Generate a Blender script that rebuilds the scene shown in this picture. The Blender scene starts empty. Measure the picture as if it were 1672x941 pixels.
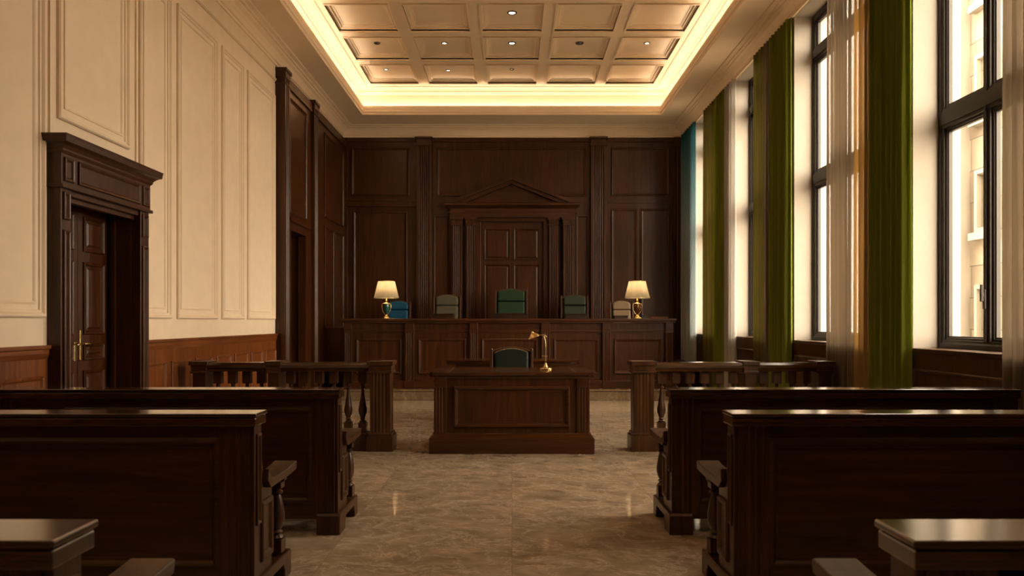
import bpy, bmesh, math, random
from mathutils import Vector, Matrix
random.seed(7)
PI = math.pi
C = bpy.context.scene.collection
R = 3.625          # half width of the room
DB = 16.3          # depth of the back wall from the camera
YR = -2.2          # rear wall behind the camera
EYE = 1.4

# ------------------------------------------------------------------ materials
def new_mat(name):
    m = bpy.data.materials.new(name); m.use_nodes = True
    nt = m.node_tree; nt.nodes.clear()
    out = nt.nodes.new('ShaderNodeOutputMaterial')
    return m, nt, out
def N(nt, t, **kw):
    n = nt.nodes.new(t)
    for k, v in kw.items():
        if k in n.inputs: n.inputs[k].default_value = v
        else: setattr(n, k, v)
    return n
def ramp(nt, fac, stops):
    r = nt.nodes.new('ShaderNodeValToRGB')
    el = r.color_ramp.elements
    while len(el) < len(stops): el.new(0.5)
    for e, (p, c) in zip(el, stops):
        e.position = p; e.color = (c[0], c[1], c[2], 1)
    nt.links.new(fac, r.inputs['Fac']); return r
def principled(nt, out, **kw):
    b = N(nt, 'ShaderNodeBsdfPrincipled')
    for k, v in kw.items():
        k = {'base': 'Base Color', 'rough': 'Roughness', 'metal': 'Metallic', 'coat': 'Coat Weight', 'coatr': 'Coat Roughness', 'spec': 'Specular IOR Level', 'sheen': 'Sheen Weight'}.get(k, k)
        if k == 'Base Color': v = (v[0], v[1], v[2], 1)
        b.inputs[k].default_value = v
    nt.links.new(b.outputs[0], out.inputs['Surface']); return b

def wood(name, c1, c2, c3, axis='z', rough=.3, coat=.25, freq=9.0, spec=.32):
    m, nt, out = new_mat(name)
    tc = N(nt, 'ShaderNodeTexCoord'); mp = N(nt, 'ShaderNodeMapping')
    s = {'z': (freq, freq, .55), 'x': (.55, freq, freq), 'y': (freq, .55, freq)}[axis]
    mp.inputs['Scale'].default_value = s
    nt.links.new(tc.outputs['Object'], mp.inputs['Vector'])
    n1 = N(nt, 'ShaderNodeTexNoise', Scale=2.2, Detail=7.0, Roughness=.62, Distortion=.9)
    nt.links.new(mp.outputs[0], n1.inputs['Vector'])
    n2 = N(nt, 'ShaderNodeTexNoise', Scale=14.0, Detail=3.0, Roughness=.6)
    nt.links.new(mp.outputs[0], n2.inputs['Vector'])
    mx = N(nt, 'ShaderNodeMath', operation='MULTIPLY_ADD')
    nt.links.new(n2.outputs['Fac'], mx.inputs[0]); mx.inputs[1].default_value = .28
    nt.links.new(n1.outputs['Fac'], mx.inputs[2])
    r = ramp(nt, mx.outputs[0], [(.42, c1), (.64, c2), (.85, c3)])
    b = principled(nt, out, rough=rough, coat=coat, coatr=.16, spec=spec)
    nt.links.new(r.outputs[0], b.inputs['Base Color'])
    bp = N(nt, 'ShaderNodeBump', Strength=.06, Distance=.004)
    nt.links.new(mx.outputs[0], bp.inputs['Height']); nt.links.new(bp.outputs[0], b.inputs['Normal'])
    return m

def plain(name, col, rough=.5, metal=0, var=.06, scale=20, bump=.0, **kw):
    m, nt, out = new_mat(name)
    tc = N(nt, 'ShaderNodeTexCoord')
    n = N(nt, 'ShaderNodeTexNoise', Scale=float(scale), Detail=4.0)
    nt.links.new(tc.outputs['Object'], n.inputs['Vector'])
    a = tuple(max(0, c*(1-var)) for c in col); d = tuple(c*(1+var) for c in col)
    r = ramp(nt, n.outputs['Fac'], [(.3, a), (.7, d)])
    b = principled(nt, out, rough=rough, metal=metal, **kw)
    nt.links.new(r.outputs[0], b.inputs['Base Color'])
    if bump:
        bp = N(nt, 'ShaderNodeBump', Strength=bump, Distance=.01)
        nt.links.new(n.outputs['Fac'], bp.inputs['Height']); nt.links.new(bp.outputs[0], b.inputs['Normal'])
    return m

def marble(name, base_d, base_l, vein, rough):
    m, nt, out = new_mat(name)
    tc = N(nt, 'ShaderNodeTexCoord'); mp = N(nt, 'ShaderNodeMapping')
    nt.links.new(tc.outputs['Object'], mp.inputs['Vector'])
    mp.inputs['Rotation'].default_value = (0, 0, .35)
    br = N(nt, 'ShaderNodeTexBrick', offset=0.0)
    br.inputs['Scale'].default_value = 1.0
    br.inputs['Brick Width'].default_value = 1.1; br.inputs['Row Height'].default_value = 1.1
    br.inputs['Mortar Size'].default_value = .0009
    br.inputs['Color1'].default_value = (.25, .25, .25, 1); br.inputs['Color2'].default_value = (.75, .75, .75, 1); br.inputs['Mortar'].default_value = (0, 0, 0, 1)
    nt.links.new(tc.outputs['Object'], br.inputs['Vector'])
    # every slab has its own run of the stone
    add = N(nt, 'ShaderNodeVectorMath', operation='MULTIPLY_ADD')
    nt.links.new(br.outputs['Color'], add.inputs[0]); add.inputs[1].default_value = (6, 3, 9); nt.links.new(mp.outputs[0], add.inputs[2])
    sc = N(nt, 'ShaderNodeVectorMath', operation='MULTIPLY'); nt.links.new(add.outputs[0], sc.inputs[0]); sc.inputs[1].default_value = (1.0, 1.35, 1.0)
    n1 = N(nt, 'ShaderNodeTexNoise', Scale=3.8, Detail=12.0, Roughness=.69, Distortion=.35); nt.links.new(sc.outputs[0], n1.inputs['Vector'])
    n2 = N(nt, 'ShaderNodeTexNoise', Scale=2.3, Detail=8.0, Roughness=.68, Distortion=.5); nt.links.new(sc.outputs[0], n2.inputs['Vector'])
    r1 = ramp(nt, n1.outputs['Fac'], [(.3, base_d), (.7, base_l)])
    ab = N(nt, 'ShaderNodeMath', operation='SUBTRACT'); nt.links.new(n2.outputs['Fac'], ab.inputs[0]); ab.inputs[1].default_value = .5
    ab2 = N(nt, 'ShaderNodeMath', operation='ABSOLUTE'); nt.links.new(ab.outputs[0], ab2.inputs[0])
    rv = ramp(nt, ab2.outputs[0], [(0, (.5,)*3), (.010, (.14,)*3), (.03, (0,)*3)])
    mix = N(nt, 'ShaderNodeMix', data_type='RGBA')
    nt.links.new(rv.outputs[0], mix.inputs[0]); nt.links.new(r1.outputs[0], mix.inputs[6]); mix.inputs[7].default_value = (*vein, 1)
    # long thin crossing veins
    vd = N(nt, 'ShaderNodeVectorMath', operation='MULTIPLY_ADD'); nt.links.new(n1.outputs['Color'], vd.inputs[0]); vd.inputs[1].default_value = (.5, .5, 0); nt.links.new(sc.outputs[0], vd.inputs[2])
    vo = N(nt, 'ShaderNodeTexVoronoi', feature='DISTANCE_TO_EDGE', Scale=1.25); nt.links.new(vd.outputs[0], vo.inputs['Vector'])
    vr = ramp(nt, vo.outputs['Distance'], [(0, (.75,)*3), (.006, (.25,)*3), (.02, (0,)*3)])
    vk = N(nt, 'ShaderNodeMath', operation='MULTIPLY'); nt.links.new(vr.outputs[0], vk.inputs[0]); nt.links.new(n2.outputs['Fac'], vk.inputs[1])
    mv = N(nt, 'ShaderNodeMix', data_type='RGBA'); nt.links.new(vk.outputs[0], mv.inputs[0]); nt.links.new(mix.outputs[2], mv.inputs[6]); mv.inputs[7].default_value = (*vein, 1)
    mix = mv
    mj = N(nt, 'ShaderNodeMix', data_type='RGBA'); nt.links.new(br.outputs['Fac'], mj.inputs[0])
    nt.links.new(mix.outputs[2], mj.inputs[6]); mj.inputs[7].default_value = tuple(c*.95 for c in base_d) + (1,)
    b = principled(nt, out, rough=rough, coat=.0)
    nt.links.new(mj.outputs[2], b.inputs['Base Color'])
    rr = N(nt, 'ShaderNodeMapRange'); nt.links.new(n1.outputs['Fac'], rr.inputs[0]); rr.inputs[3].default_value = rough*.7; rr.inputs[4].default_value = rough*1.4
    nt.links.new(rr.outputs[0], b.inputs['Roughness'])
    return m

def ashlar(name):
    m, nt, out = new_mat(name)
    tc = N(nt, 'ShaderNodeTexCoord')
    sp = N(nt, 'ShaderNodeSeparateXYZ'); nt.links.new(tc.outputs['Object'], sp.inputs[0])
    cb = N(nt, 'ShaderNodeCombineXYZ'); nt.links.new(sp.outputs['Y'], cb.inputs[0]); nt.links.new(sp.outputs['Z'], cb.inputs[1])
    br = N(nt, 'ShaderNodeTexBrick', offset=.5)
    br.inputs['Scale'].default_value = 1.0
    br.inputs['Brick Width'].default_value = 1.25; br.inputs['Row Height'].default_value = .62; br.inputs['Mortar Size'].default_value = .012
    br.inputs['Color1'].default_value = (.24, .20, .15, 1); br.inputs['Color2'].default_value = (.13, .10, .068, 1); br.inputs['Mortar'].default_value = (.07, .06, .045, 1)
    nt.links.new(cb.outputs[0], br.inputs['Vector'])
    n = N(nt, 'ShaderNodeTexNoise', Scale=1.6, Detail=8.0); nt.links.new(tc.outputs['Object'], n.inputs['Vector'])
    r = ramp(nt, n.outputs['Fac'], [(.35, (.7, .66, .6)), (.65, (1, 1, 1))])
    mix = N(nt, 'ShaderNodeMix', data_type='RGBA', blend_type='MULTIPLY'); mix.inputs[0].default_value = .8
    nt.links.new(br.outputs['Color'], mix.inputs[6]); nt.links.new(r.outputs[0], mix.inputs[7])
    b = principled(nt, out, rough=.85)
    nt.links.new(mix.outputs[2], b.inputs['Base Color'])
    bp = N(nt, 'ShaderNodeBump', Strength=.4, Distance=.03, invert=True)
    nt.links.new(br.outputs['Fac'], bp.inputs['Height']); nt.links.new(bp.outputs[0], b.inputs['Normal'])
    return m

def glass(name):
    m, nt, out = new_mat(name)
    t = N(nt, 'ShaderNodeBsdfTransparent'); t.inputs[0].default_value = (.96, .96, .94, 1)
    g = N(nt, 'ShaderNodeBsdfGlossy', Roughness=.02)
    lw = N(nt, 'ShaderNodeLayerWeight')      # thin pane: same reflection from both of its faces
    p = N(nt, 'ShaderNodeMath', operation='POWER'); nt.links.new(lw.outputs['Facing'], p.inputs[0]); p.inputs[1].default_value = 5
    f = N(nt, 'ShaderNodeMath', operation='MULTIPLY_ADD'); nt.links.new(p.outputs[0], f.inputs[0]); f.inputs[1].default_value = .3; f.inputs[2].default_value = .03
    mx = N(nt, 'ShaderNodeMixShader')
    nt.links.new(f.outputs[0], mx.inputs[0]); nt.links.new(t.outputs[0], mx.inputs[1]); nt.links.new(g.outputs[0], mx.inputs[2])
    nt.links.new(mx.outputs[0], out.inputs['Surface']); return m

def cloth(name, c1, c2, trans=.3, sheer=0.0, tr_col=None):
    """woven drape: diffuse + translucent, and for a sheer also see-through"""
    m, nt, out = new_mat(name)
    tc = N(nt, 'ShaderNodeTexCoord'); mp = N(nt, 'ShaderNodeMapping'); mp.inputs['Scale'].default_value = (30, 30, .3)
    nt.links.new(tc.outputs['Object'], mp.inputs['Vector'])
    n = N(nt, 'ShaderNodeTexNoise', Scale=1.2, Detail=4.0); nt.links.new(mp.outputs[0], n.inputs['Vector'])
    r = ramp(nt, n.outputs['Fac'], [(.35, c1), (.65, c2)])
    d = N(nt, 'ShaderNodeBsdfDiffuse'); nt.links.new(r.outputs[0], d.inputs[0])
    t = N(nt, 'ShaderNodeBsdfTranslucent')
    if tr_col: t.inputs[0].default_value = (*tr_col, 1)
    else: nt.links.new(r.outputs[0], t.inputs[0])
    mx = N(nt, 'ShaderNodeMixShader'); mx.inputs[0].default_value = trans
    nt.links.new(d.outputs[0], mx.inputs[1]); nt.links.new(t.outputs[0], mx.inputs[2])
    last = mx
    if sheer:
        tp = N(nt, 'ShaderNodeBsdfTransparent')
        m2 = N(nt, 'ShaderNodeMixShader'); m2.inputs[0].default_value = sheer
        nt.links.new(mx.outputs[0], m2.inputs[1]); nt.links.new(tp.outputs[0], m2.inputs[2]); last = m2
    nt.links.new(last.outputs[0], out.inputs['Surface']); return m

def ombre(name, top, bottom, z0, z1, trans, sheer):
    """a curtain dyed from one colour at its head to another at its hem"""
    m, nt, out = new_mat(name)
    tc = N(nt, 'ShaderNodeTexCoord'); sp = N(nt, 'ShaderNodeSeparateXYZ'); nt.links.new(tc.outputs['Object'], sp.inputs[0])
    mr = N(nt, 'ShaderNodeMapRange'); nt.links.new(sp.outputs['Z'], mr.inputs[0]); mr.inputs[1].default_value = z0; mr.inputs[2].default_value = z1
    r = ramp(nt, mr.outputs[0], [(0, bottom), (.55, tuple(.5*a+.5*b for a, b in zip(top, bottom))), (1, top)])
    d = N(nt, 'ShaderNodeBsdfDiffuse'); t = N(nt, 'ShaderNodeBsdfTranslucent')
    nt.links.new(r.outputs[0], d.inputs[0]); nt.links.new(r.outputs[0], t.inputs[0])
    mx = N(nt, 'ShaderNodeMixShader'); mx.inputs[0].default_value = trans
    nt.links.new(d.outputs[0], mx.inputs[1]); nt.links.new(t.outputs[0], mx.inputs[2])
    tp = N(nt, 'ShaderNodeBsdfTransparent'); m2 = N(nt, 'ShaderNodeMixShader'); m2.inputs[0].default_value = sheer
    nt.links.new(mx.outputs[0], m2.inputs[1]); nt.links.new(tp.outputs[0], m2.inputs[2])
    nt.links.new(m2.outputs[0], out.inputs['Surface']); return m

def glow(name, col, strength):
    m, nt, out = new_mat(name)
    e = N(nt, 'ShaderNodeEmission', Strength=strength); e.inputs[0].default_value = (*col, 1)
    nt.links.new(e.outputs[0], out.inputs['Surface']); return m

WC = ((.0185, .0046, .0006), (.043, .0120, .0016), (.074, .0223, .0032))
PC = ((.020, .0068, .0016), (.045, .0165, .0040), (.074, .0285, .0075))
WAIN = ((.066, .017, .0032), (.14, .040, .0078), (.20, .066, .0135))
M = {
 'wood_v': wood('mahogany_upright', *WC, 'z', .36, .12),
 'wood_h': wood('mahogany_lengthwise', *WC, 'x', .36, .12),
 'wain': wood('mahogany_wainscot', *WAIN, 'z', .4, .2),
 'wain_y': wood('mahogany_wainscot_rail', *WAIN, 'y', .4, .2),
 'pew_v': wood('walnut_upright', *PC, 'z', .34, .15),
 'pew_h': wood('walnut_lengthwise', *PC, 'x', .34, .15),
 'pew_y': wood('walnut_crosswise', *PC, 'y', .34, .15),
 'mtop_h': wood('mahogany_polished', *WC, 'x', .22, .45),
 'top_h': wood('walnut_polished', *PC, 'x', .17, 1.0),
 'ebon': wood('ebony_box_wood', *[tuple(c*.4 for c in q) for q in PC], 'x', .4, .1),
 'plaster': plain('cream_plaster', (.72, .60, .46), .8, var=.03, scale=6, bump=.03),
 'ceil': plain('ceiling_plaster', (.80, .655, .49), .85, var=.02, scale=5),
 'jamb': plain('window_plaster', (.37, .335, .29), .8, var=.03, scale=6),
 'floor': marble('polished_marble', (.20, .147, .100), (.44, .345, .245), (.70, .60, .48), .06),
 'step': marble('step_marble', (.14, .095, .055), (.22, .155, .09), (.36, .27, .17), .25),
 'bronze': plain('bronze_frame', (.018, .012, .008), .5, .0, scale=15),
 'glass': glass('window_glass'),
 'ashlar': ashlar('stone_ashlar'),
 'stone': plain('smooth_stone', (.185, .16, .125), .85, var=.05, scale=3),
 'paving': plain('paving', (.20, .17, .13), .9, scale=3),
 'brass': plain('brass', (.66, .49, .24), .25, 1, scale=30),
 'gold': plain('gilt_brass', (.80, .56, .20), .25, 1, scale=30),
 'teal': plain('teal_glaze', (.006, .075, .07), .12, 0, scale=12, coat=.6),
 'amber': plain('bronze_glaze', (.16, .075, .02), .25, .6, scale=12),
 'green': plain('green_leather', (.0060, .026, .0095), .5, 0, var=.2, scale=40, bump=.05, coat=.04, spec=.3),
 'dgreen': plain('bottle_green_leather', (.0022, .0070, .0040), .5, 0, var=.2, scale=40, bump=.05, coat=.04, spec=.3),
 'ggreen': plain('sage_leather', (.066, .064, .038), .5, 0, var=.15, scale=40, bump=.05, coat=.04, spec=.3),
 'dg2': plain('moss_leather', (.016, .027, .014), .5, 0, var=.15, scale=40, bump=.05, coat=.04, spec=.3),
 'blue': plain('blue_leather', (.001, .060, .125), .45, 0, var=.15, scale=40, bump=.05, coat=.04, spec=.3),
 'taupe': plain('taupe_leather', (.17, .115, .07), .5, 0, var=.12, scale=40, bump=.05, coat=.04, spec=.3),
 'black': plain('black_plastic', (.008, .007, .006), .4, 0),
 'drape': cloth('green_velvet', (.155, .185, .028), (.26, .30, .048), .42, 0, (.34, .40, .055)),
 'olive': cloth('olive_voile', (.13, .115, .028), (.19, .16, .045), .45, .12),
 'tan': cloth('tan_voile', (.19, .145, .098), (.25, .195, .135), .42, .20),
 'gold_voile': cloth('gold_voile', (.42, .28, .11), (.52, .35, .14), .5, .15),
 'white': cloth('white_voile', (.52, .50, .47), (.62, .60, .56), .5, .28),
 'bluev': ombre('blue_voile', (.06, .27, .36), (.72, .77, .78), .6, 5.2, .5, .18),
 'shade': cloth('cream_lampshade', (.36, .32, .25), (.40, .355, .28), .62, 0),
 'cove': glow('cove_strip_light', (1.0, .85, .66), 12.0),
 'bulb': glow('warm_bulb', (1.0, .74, .42), 8.0),
 'spot': glow('downlight_lens', (1.0, .78, .5), 6.0),
 'spotoff': plain('downlight_reflector', (.5, .45, .38), .25, .8),
}

# ------------------------------------------------------------------ mesh helpers
class MB:
    def __init__(s): s.v = []; s.f = []
    def add(s, vs, fs):
        o = len(s.v); s.v += [tuple(p) for p in vs]; s.f += [tuple(i+o for i in f) for f in fs]; return s
    def box(s, x0, x1, y0, y1, z0, z1):
        return s.add([(x, y, z) for z in (z0, z1) for y in (y0, y1) for x in (x0, x1)],
                     [(0, 2, 3, 1), (4, 5, 7, 6), (0, 1, 5, 4), (2, 6, 7, 3), (0, 4, 6, 2), (1, 3, 7, 5)])
    def fbox(s, F, u0, u1, v0, v1, n0, n1):
        return s.add([F(u, v, n) for v in (v0, v1) for n in (n0, n1) for u in (u0, u1)],
                     [(0, 2, 3, 1), (4, 5, 7, 6), (0, 1, 5, 4), (2, 6, 7, 3), (0, 4, 6, 2), (1, 3, 7, 5)])
    def frame(s, F, u0, u1, v0, v1, prof, close=True):
        """sweep a profile of (inset, height) round a rectangle with mitred corners"""
        vs = []
        for (i, n) in prof:
            vs += [F(u0+i, v0+i, n), F(u1-i, v0+i, n), F(u1-i, v1-i, n), F(u0+i, v1-i, n)]
        fs = []
        k = len(prof)
        for a in range(k if close else k-1):
            b = (a+1) % k
            for c in range(4):
                d = (c+1) % 4
                fs.append((a*4+c, a*4+d, b*4+d, b*4+c))
        return s.add(vs, fs)
    def prism(s, outline, G, t0, t1):
        """outline in (a, b); G(a, b, t) gives the point; capped at t0 and t1"""
        n = len(outline)
        vs = [G(a, b, t0) for a, b in outline] + [G(a, b, t1) for a, b in outline]
        fs = [tuple(range(n))[::-1], tuple(range(n, 2*n))] + [(i, (i+1) % n, n+(i+1) % n, n+i) for i in range(n)]
        return s.add(vs, fs)
    def lathe(s, prof, cx=0, cy=0, seg=20, sq=False):
        vs = []; fs = []
        for (r, z) in prof:
            for k in range(seg):
                a = 2*PI*k/seg
                vs.append((cx+r*math.cos(a), cy+r*math.sin(a), z))
        for i in range(len(prof)-1):
            for k in range(seg):
                l = (k+1) % seg
                fs.append((i*seg+k, i*seg+l, (i+1)*seg+l, (i+1)*seg+k))
        if prof[0][0] > 1e-5: fs.append(tuple(range(seg))[::-1])
        if prof[-1][0] > 1e-5: fs.append(tuple((len(prof)-1)*seg+k for k in range(seg)))
        return s.add(vs, fs)
    def tube(s, pts, rad, seg=10):
        pts = [Vector(p) for p in pts]; n = len(pts)
        rads = rad if isinstance(rad, (list, tuple)) else [rad]*n
        vs = []; fs = []; up = None
        for i, p in enumerate(pts):
            t = (pts[min(i+1, n-1)] - pts[max(i-1, 0)]).normalized()
            if up is None:
                up = Vector((0, 0, 1)) if abs(t.z) < .9 else Vector((1, 0, 0))
            a = t.cross(up).normalized(); b = a.cross(t).normalized(); up = b
            for k in range(seg):
                an = 2*PI*k/seg
                vs.append(p + (a*math.cos(an) + b*math.sin(an))*rads[i])
        for i in range(n-1):
            for k in range(seg):
                l = (k+1) % seg
                fs.append((i*seg+k, i*seg+l, (i+1)*seg+l, (i+1)*seg+k))
        fs.append(tuple(range(seg))[::-1]); fs.append(tuple((n-1)*seg+k for k in range(seg)))
        return s.add(vs, fs)
    def build(s, name, mat, parent=None, bevel=0, smooth=None, seg=2):
        me = bpy.data.meshes.new(name)
        me.from_pydata([tuple(p) for p in s.v], [], s.f)
        bm = bmesh.new(); bm.from_mesh(me)
        bmesh.ops.recalc_face_normals(bm, faces=bm.faces)
        if smooth is not None:
            for f in bm.faces: f.smooth = True
            for e in bm.edges:
                if len(e.link_faces) == 2 and e.calc_face_angle(0) > math.radians(smooth): e.smooth = False
        bm.to_mesh(me); bm.free()
        me.materials.append(M[mat] if isinstance(mat, str) else mat)
        o = bpy.data.objects.new(name, me); C.objects.link(o)
        if parent: o.parent = parent
        if bevel:
            b = o.modifiers.new('bevel', 'BEVEL'); b.width = bevel; b.segments = seg; b.limit_method = 'ANGLE'; b.angle_limit = math.radians(40)
            b.harden_normals = False
        return o

def tag(o, label=None, cat=None, group=None, kind=None):
    if label: o['label'] = label
    if cat: o['category'] = cat
    if group: o['group'] = group
    if kind: o['kind'] = kind
    return o
def thing(name, label, cat, loc=(0, 0, 0), rz=0, group=None):
    o = bpy.data.objects.new(name, None); C.objects.link(o)
    o.location = loc; o.rotation_euler = (0, 0, rz); o.empty_display_size = .1
    return tag(o, label, cat, group)
def struct(o): o['kind'] = 'structure'; return o
def struct_empty(name):
    o = bpy.data.objects.new(name, None); C.objects.link(o); o.empty_display_size = .1
    return struct(o)
def copy_tree(o, parent=None):
    c = o.copy(); C.objects.link(c)
    if parent: c.parent = parent
    for ch in list(o.children): copy_tree(ch, c)
    return c

FL = lambda off=0: (lambda u, v, n: (-R+off+n, u, v))     # left wall: u = depth, v = height
FR = lambda off=0: (lambda u, v, n: (R-off-n, u, v))      # right wall
FB = lambda off=0: (lambda u, v, n: (u, DB-off-n, v))     # back wall: u = x
def FF(y): return lambda u, v, n: (u, y-n, v)             # a face looking towards the gallery
MOULD = [(0, -.002), (0, .022), (.014, .032), (.03, .026), (.046, .010), (.06, .008), (.06, -.002)]
THIN = [(0, -.002), (0, .012), (.008, .02), (.02, .016), (.03, .006), (.036, -.002)]
bx = lambda p: (p-836)/76.7
bz = lambda p: EYE+(525-p)/76.7
dl = lambda p: 4531/(836-p)                                # depth on the left wall

def fluted(mb, F, u0, u1, v0, v1, n, flutes, depth=.014, margin=.16):
    w = u1-u0; m = w*margin; pit = (w-2*m)/flutes
    out = [(u0, -.01), (u0, n)]
    for k in range(flutes):
        a = u0+m+pit*k+pit*.12; b = u0+m+pit*(k+1)-pit*.12
        out += [(a, n), (a+(b-a)*.2, n-depth*.8), ((a+b)/2, n-depth), (b-(b-a)*.2, n-depth*.8), (b, n)]
    out += [(u1, n), (u1, -.01)]
    mb.prism(out, lambda a, b, t: F(a, t, b), v0, v1)
    return mb

# ------------------------------------------------------------------ floor, walls
fl = MB().box(-R-.3, R+.43, YR-.2, DB+.2, -.1, 0).build('floor', 'floor'); struct(fl)

# left wall: plaster with two doorways
wl = MB()
D1 = (6.09, 7.26, 2.46); D2 = (12.0, 13.05, 2.88)
segs = [(YR-.2, D1[0]), (D1[1], D2[0]), (D2[1], DB+.2)]
for a, b in segs: wl.box(-R-.32, -R, a, b, 0, 6.35)
for d in (D1, D2): wl.box(-R-.32, -R, d[0], d[1], d[2], 6.35)
wall_left = struct(wl.build('wall_left', 'plaster'))
pm = MB()
PLM = [(0, -.002), (0, .022), (.01, .034), (.026, .034), (.04, .014), (.055, .012), (.06, -.002)]
PL2 = [(.10, -.002), (.10, .010), (.115, .014), (.125, .006), (.13, -.002)]
panels = [(3.9, dl(70), 1.43, 4.84), (dl(92), dl(208), 3.02, 4.84), (7.42, dl(277), 1.43, 4.84), (dl(288), dl(353), 1.43, 4.84),
          (dl(361), dl(396), 1.43, 4.84), (dl(403), dl(447), 1.43, 4.84), (1.6, 3.7, 1.43, 4.84), (-.9, 1.4, 1.43, 4.84)]
for (a, b, c, d) in panels:
    pm.frame(FL(), a, b, c, d, PLM); 
    if b-a > .5: pm.frame(FL(), a, b, c, d, PL2)
pm.fbox(FL(), 7.355, 7.385, 2.86, 5.31, -.002, .018)
pm.fbox(FL(), 5.98, 6.0, 1.22, 5.31, -.002, .018)
for (n0, n1, z0, z1) in ((-.002, .012, 5.10, 5.315), (-.002, .03, 5.085, 5.105), (-.002, .02, 5.072, 5.085)): pm.fbox(FL(), YR, 11.69, z0, z1, n0, n1)
pm.build('panel_moulding', 'plaster', wall_left)
# wainscot under the plaster
ws = MB()
WY0, WY1 = 7.43, 11.75
for (a, b) in ((YR, 5.95), (WY0, WY1)):
    ws.fbox(FL(), a, b, 0, 1.13, -.002, .014)
    n = max(1, round((b-a)/.62)); w = (b-a)/n
    for k in range(n):
        ws.frame(FL(.012), a+w*k+.06, a+w*(k+1)-.06, .22, .98, THIN)
ws.build('wainscot', 'wain', wall_left)
wc = MB()
for (a, b) in ((YR, 5.95), (WY0, WY1)):
    wc.prism([(-.002, 1.11), (.016, 1.11), (.03, 1.15), (.03, 1.18), (.045, 1.19), (.045, 1.215), (-.002, 1.215)], lambda n, z, t: FL()(t, z, n), a, b)
    wc.fbox(FL(), a, b, 0, .16, -.002, .028)
wc.build('dado_rail', 'wain_y', wall_left)

# dark wood part of the left wall, next to the bench
OFFW = .10
wp = MB(); F = FL()
WT = 5.16
for (a, b) in ((11.72, D2[0]), (D2[1], DB-.002)): wp.fbox(F, a, b, 0, WT, -.002, OFFW)
wp.fbox(F, D2[0], D2[1], D2[2], WT, -.002, OFFW)
wp.fbox(F, 11.72, DB-.002, WT-.09, WT+.06, OFFW-.01, OFFW+.03)
wp.frame(FL(OFFW), 12.06, 13.10, 3.12, 4.95, MOULD)
wp.frame(FL(OFFW), 14.35, 15.95, 3.36, 4.95, MOULD)
wp.frame(FL(OFFW), 14.35, 15.1, 1.25, 3.2, MOULD); wp.frame(FL(OFFW), 15.18, 15.95, 1.25, 3.2, MOULD)
wp.fbox(FL(OFFW), 11.72, 11.98, 0, 1.2, -.01, .02); wp.fbox(FL(OFFW), 14.1, DB-.1, 0, .18, -.01, .03)
wp.build('wood_panelling', 'wood_v', wall_left)
for (a, b) in ((11.7, 11.96), (13.42, 13.72)):
    p = fluted(MB(), FL(OFFW), a, b, .3, WT-.02, .06, 4)
    p.fbox(FL(OFFW), a-.02, b+.02, 0, .3, -.01, .08)
    p.fbox(FL(OFFW), a-.008, b+.008, WT-.02, WT+.10, -.1, .068); p.fbox(FL(OFFW), a-.02, b+.02, WT+.07, WT+.125, -.1, .085); p.fbox(FL(OFFW), a-.01, b+.01, WT-.12, WT-.10, -.1, .07)
    p.build('pilaster', 'wood_v', wall_left, bevel=.004)

# back wall: wood panelling
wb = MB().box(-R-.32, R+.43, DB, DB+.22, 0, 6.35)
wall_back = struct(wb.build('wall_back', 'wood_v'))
bp_ = MB(); F = FB()
def panel(x0, x1, y0, y1, prof=MOULD): bp_.frame(F, bx(x0), bx(x1), bz(y1), bz(y0), prof)
panel(574, 668, 241, 319); panel(577, 665, 345, 545); panel(714, 957, 241, 321)
panel(998, 1093, 241, 320); panel(998, 1040, 341, 545); panel(1045, 1093, 341, 545)
panel(709, 733, 352, 545, THIN); panel(941, 960, 352, 545, THIN)
# rails and ledges
bp_.fbox(F, bx(557), bx(680), bz(338), bz(329), -.002, .07); bp_.fbox(F, bx(557), bx(680), bz(329), bz(326), -.002, .10)
bp_.fbox(F, bx(990), bx(1098), bz(332), bz(328), -.002, .02)
bp_.fbox(F, bx(557), bx(1113), bz(232), bz(226), -.002, .04)
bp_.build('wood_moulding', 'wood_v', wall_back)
for (a, b, n, fl_) in ((681, 705, .12, 5), (964, 989, .12, 5), (558, 568, .06, 2), (1099, 1113, .10, 2)):
    p = fluted(MB(), F, bx(a), bx(b), .75, bz(240), n, fl_, .02)
    p.fbox(F, bx(a)-.02, bx(b)+.02, 0, .75, -.002, n+.02)
    if n > .11:
        p.fbox(F, bx(a)-.02, bx(b)+.02, bz(240), bz(236), -.002, n+.02); p.fbox(F, bx(a), bx(b), bz(236), bz(228), -.002, n); p.fbox(F, bx(a)-.03, bx(b)+.03, bz(229), 5.30, -.002, n+.04)
    else: p.fbox(F, bx(a), bx(b), bz(240), 5.30, -.002, n)
    p.build('pilaster', 'wood_v', wall_back, bevel=.004)

# right wall: piers between tall windows
wr = MB()
WIN = [(5.17, 6.92), (7.80, 9.83), (10.72, 12.45), (13.42, 15.15)]
SILL, HEAD = 1.13, 5.31
XO = R+.43
prev = YR-.2
for (a, b) in WIN:
    wr.box(R, XO, prev, a, 0, 6.35); wr.box(R, XO, a, b, 0, SILL); wr.box(R, XO, a, b, HEAD, 6.35); prev = b
wr.box(R, XO, prev, DB+.2, 0, 6.35)
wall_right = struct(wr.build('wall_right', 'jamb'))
wa = MB().fbox(FR(), YR, DB-.002, 0, SILL-.005, -.002, .014)
for (a, b) in WIN: wa.frame(FR(.012), a+.05, b-.05, .2, .98, THIN)
wa.build('wainscot', 'pew_v', wall_right)
struct(MB().box(-R-.32, XO, YR-.2, YR, 0, 6.35).build('wall_rear', 'plaster'))

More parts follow.
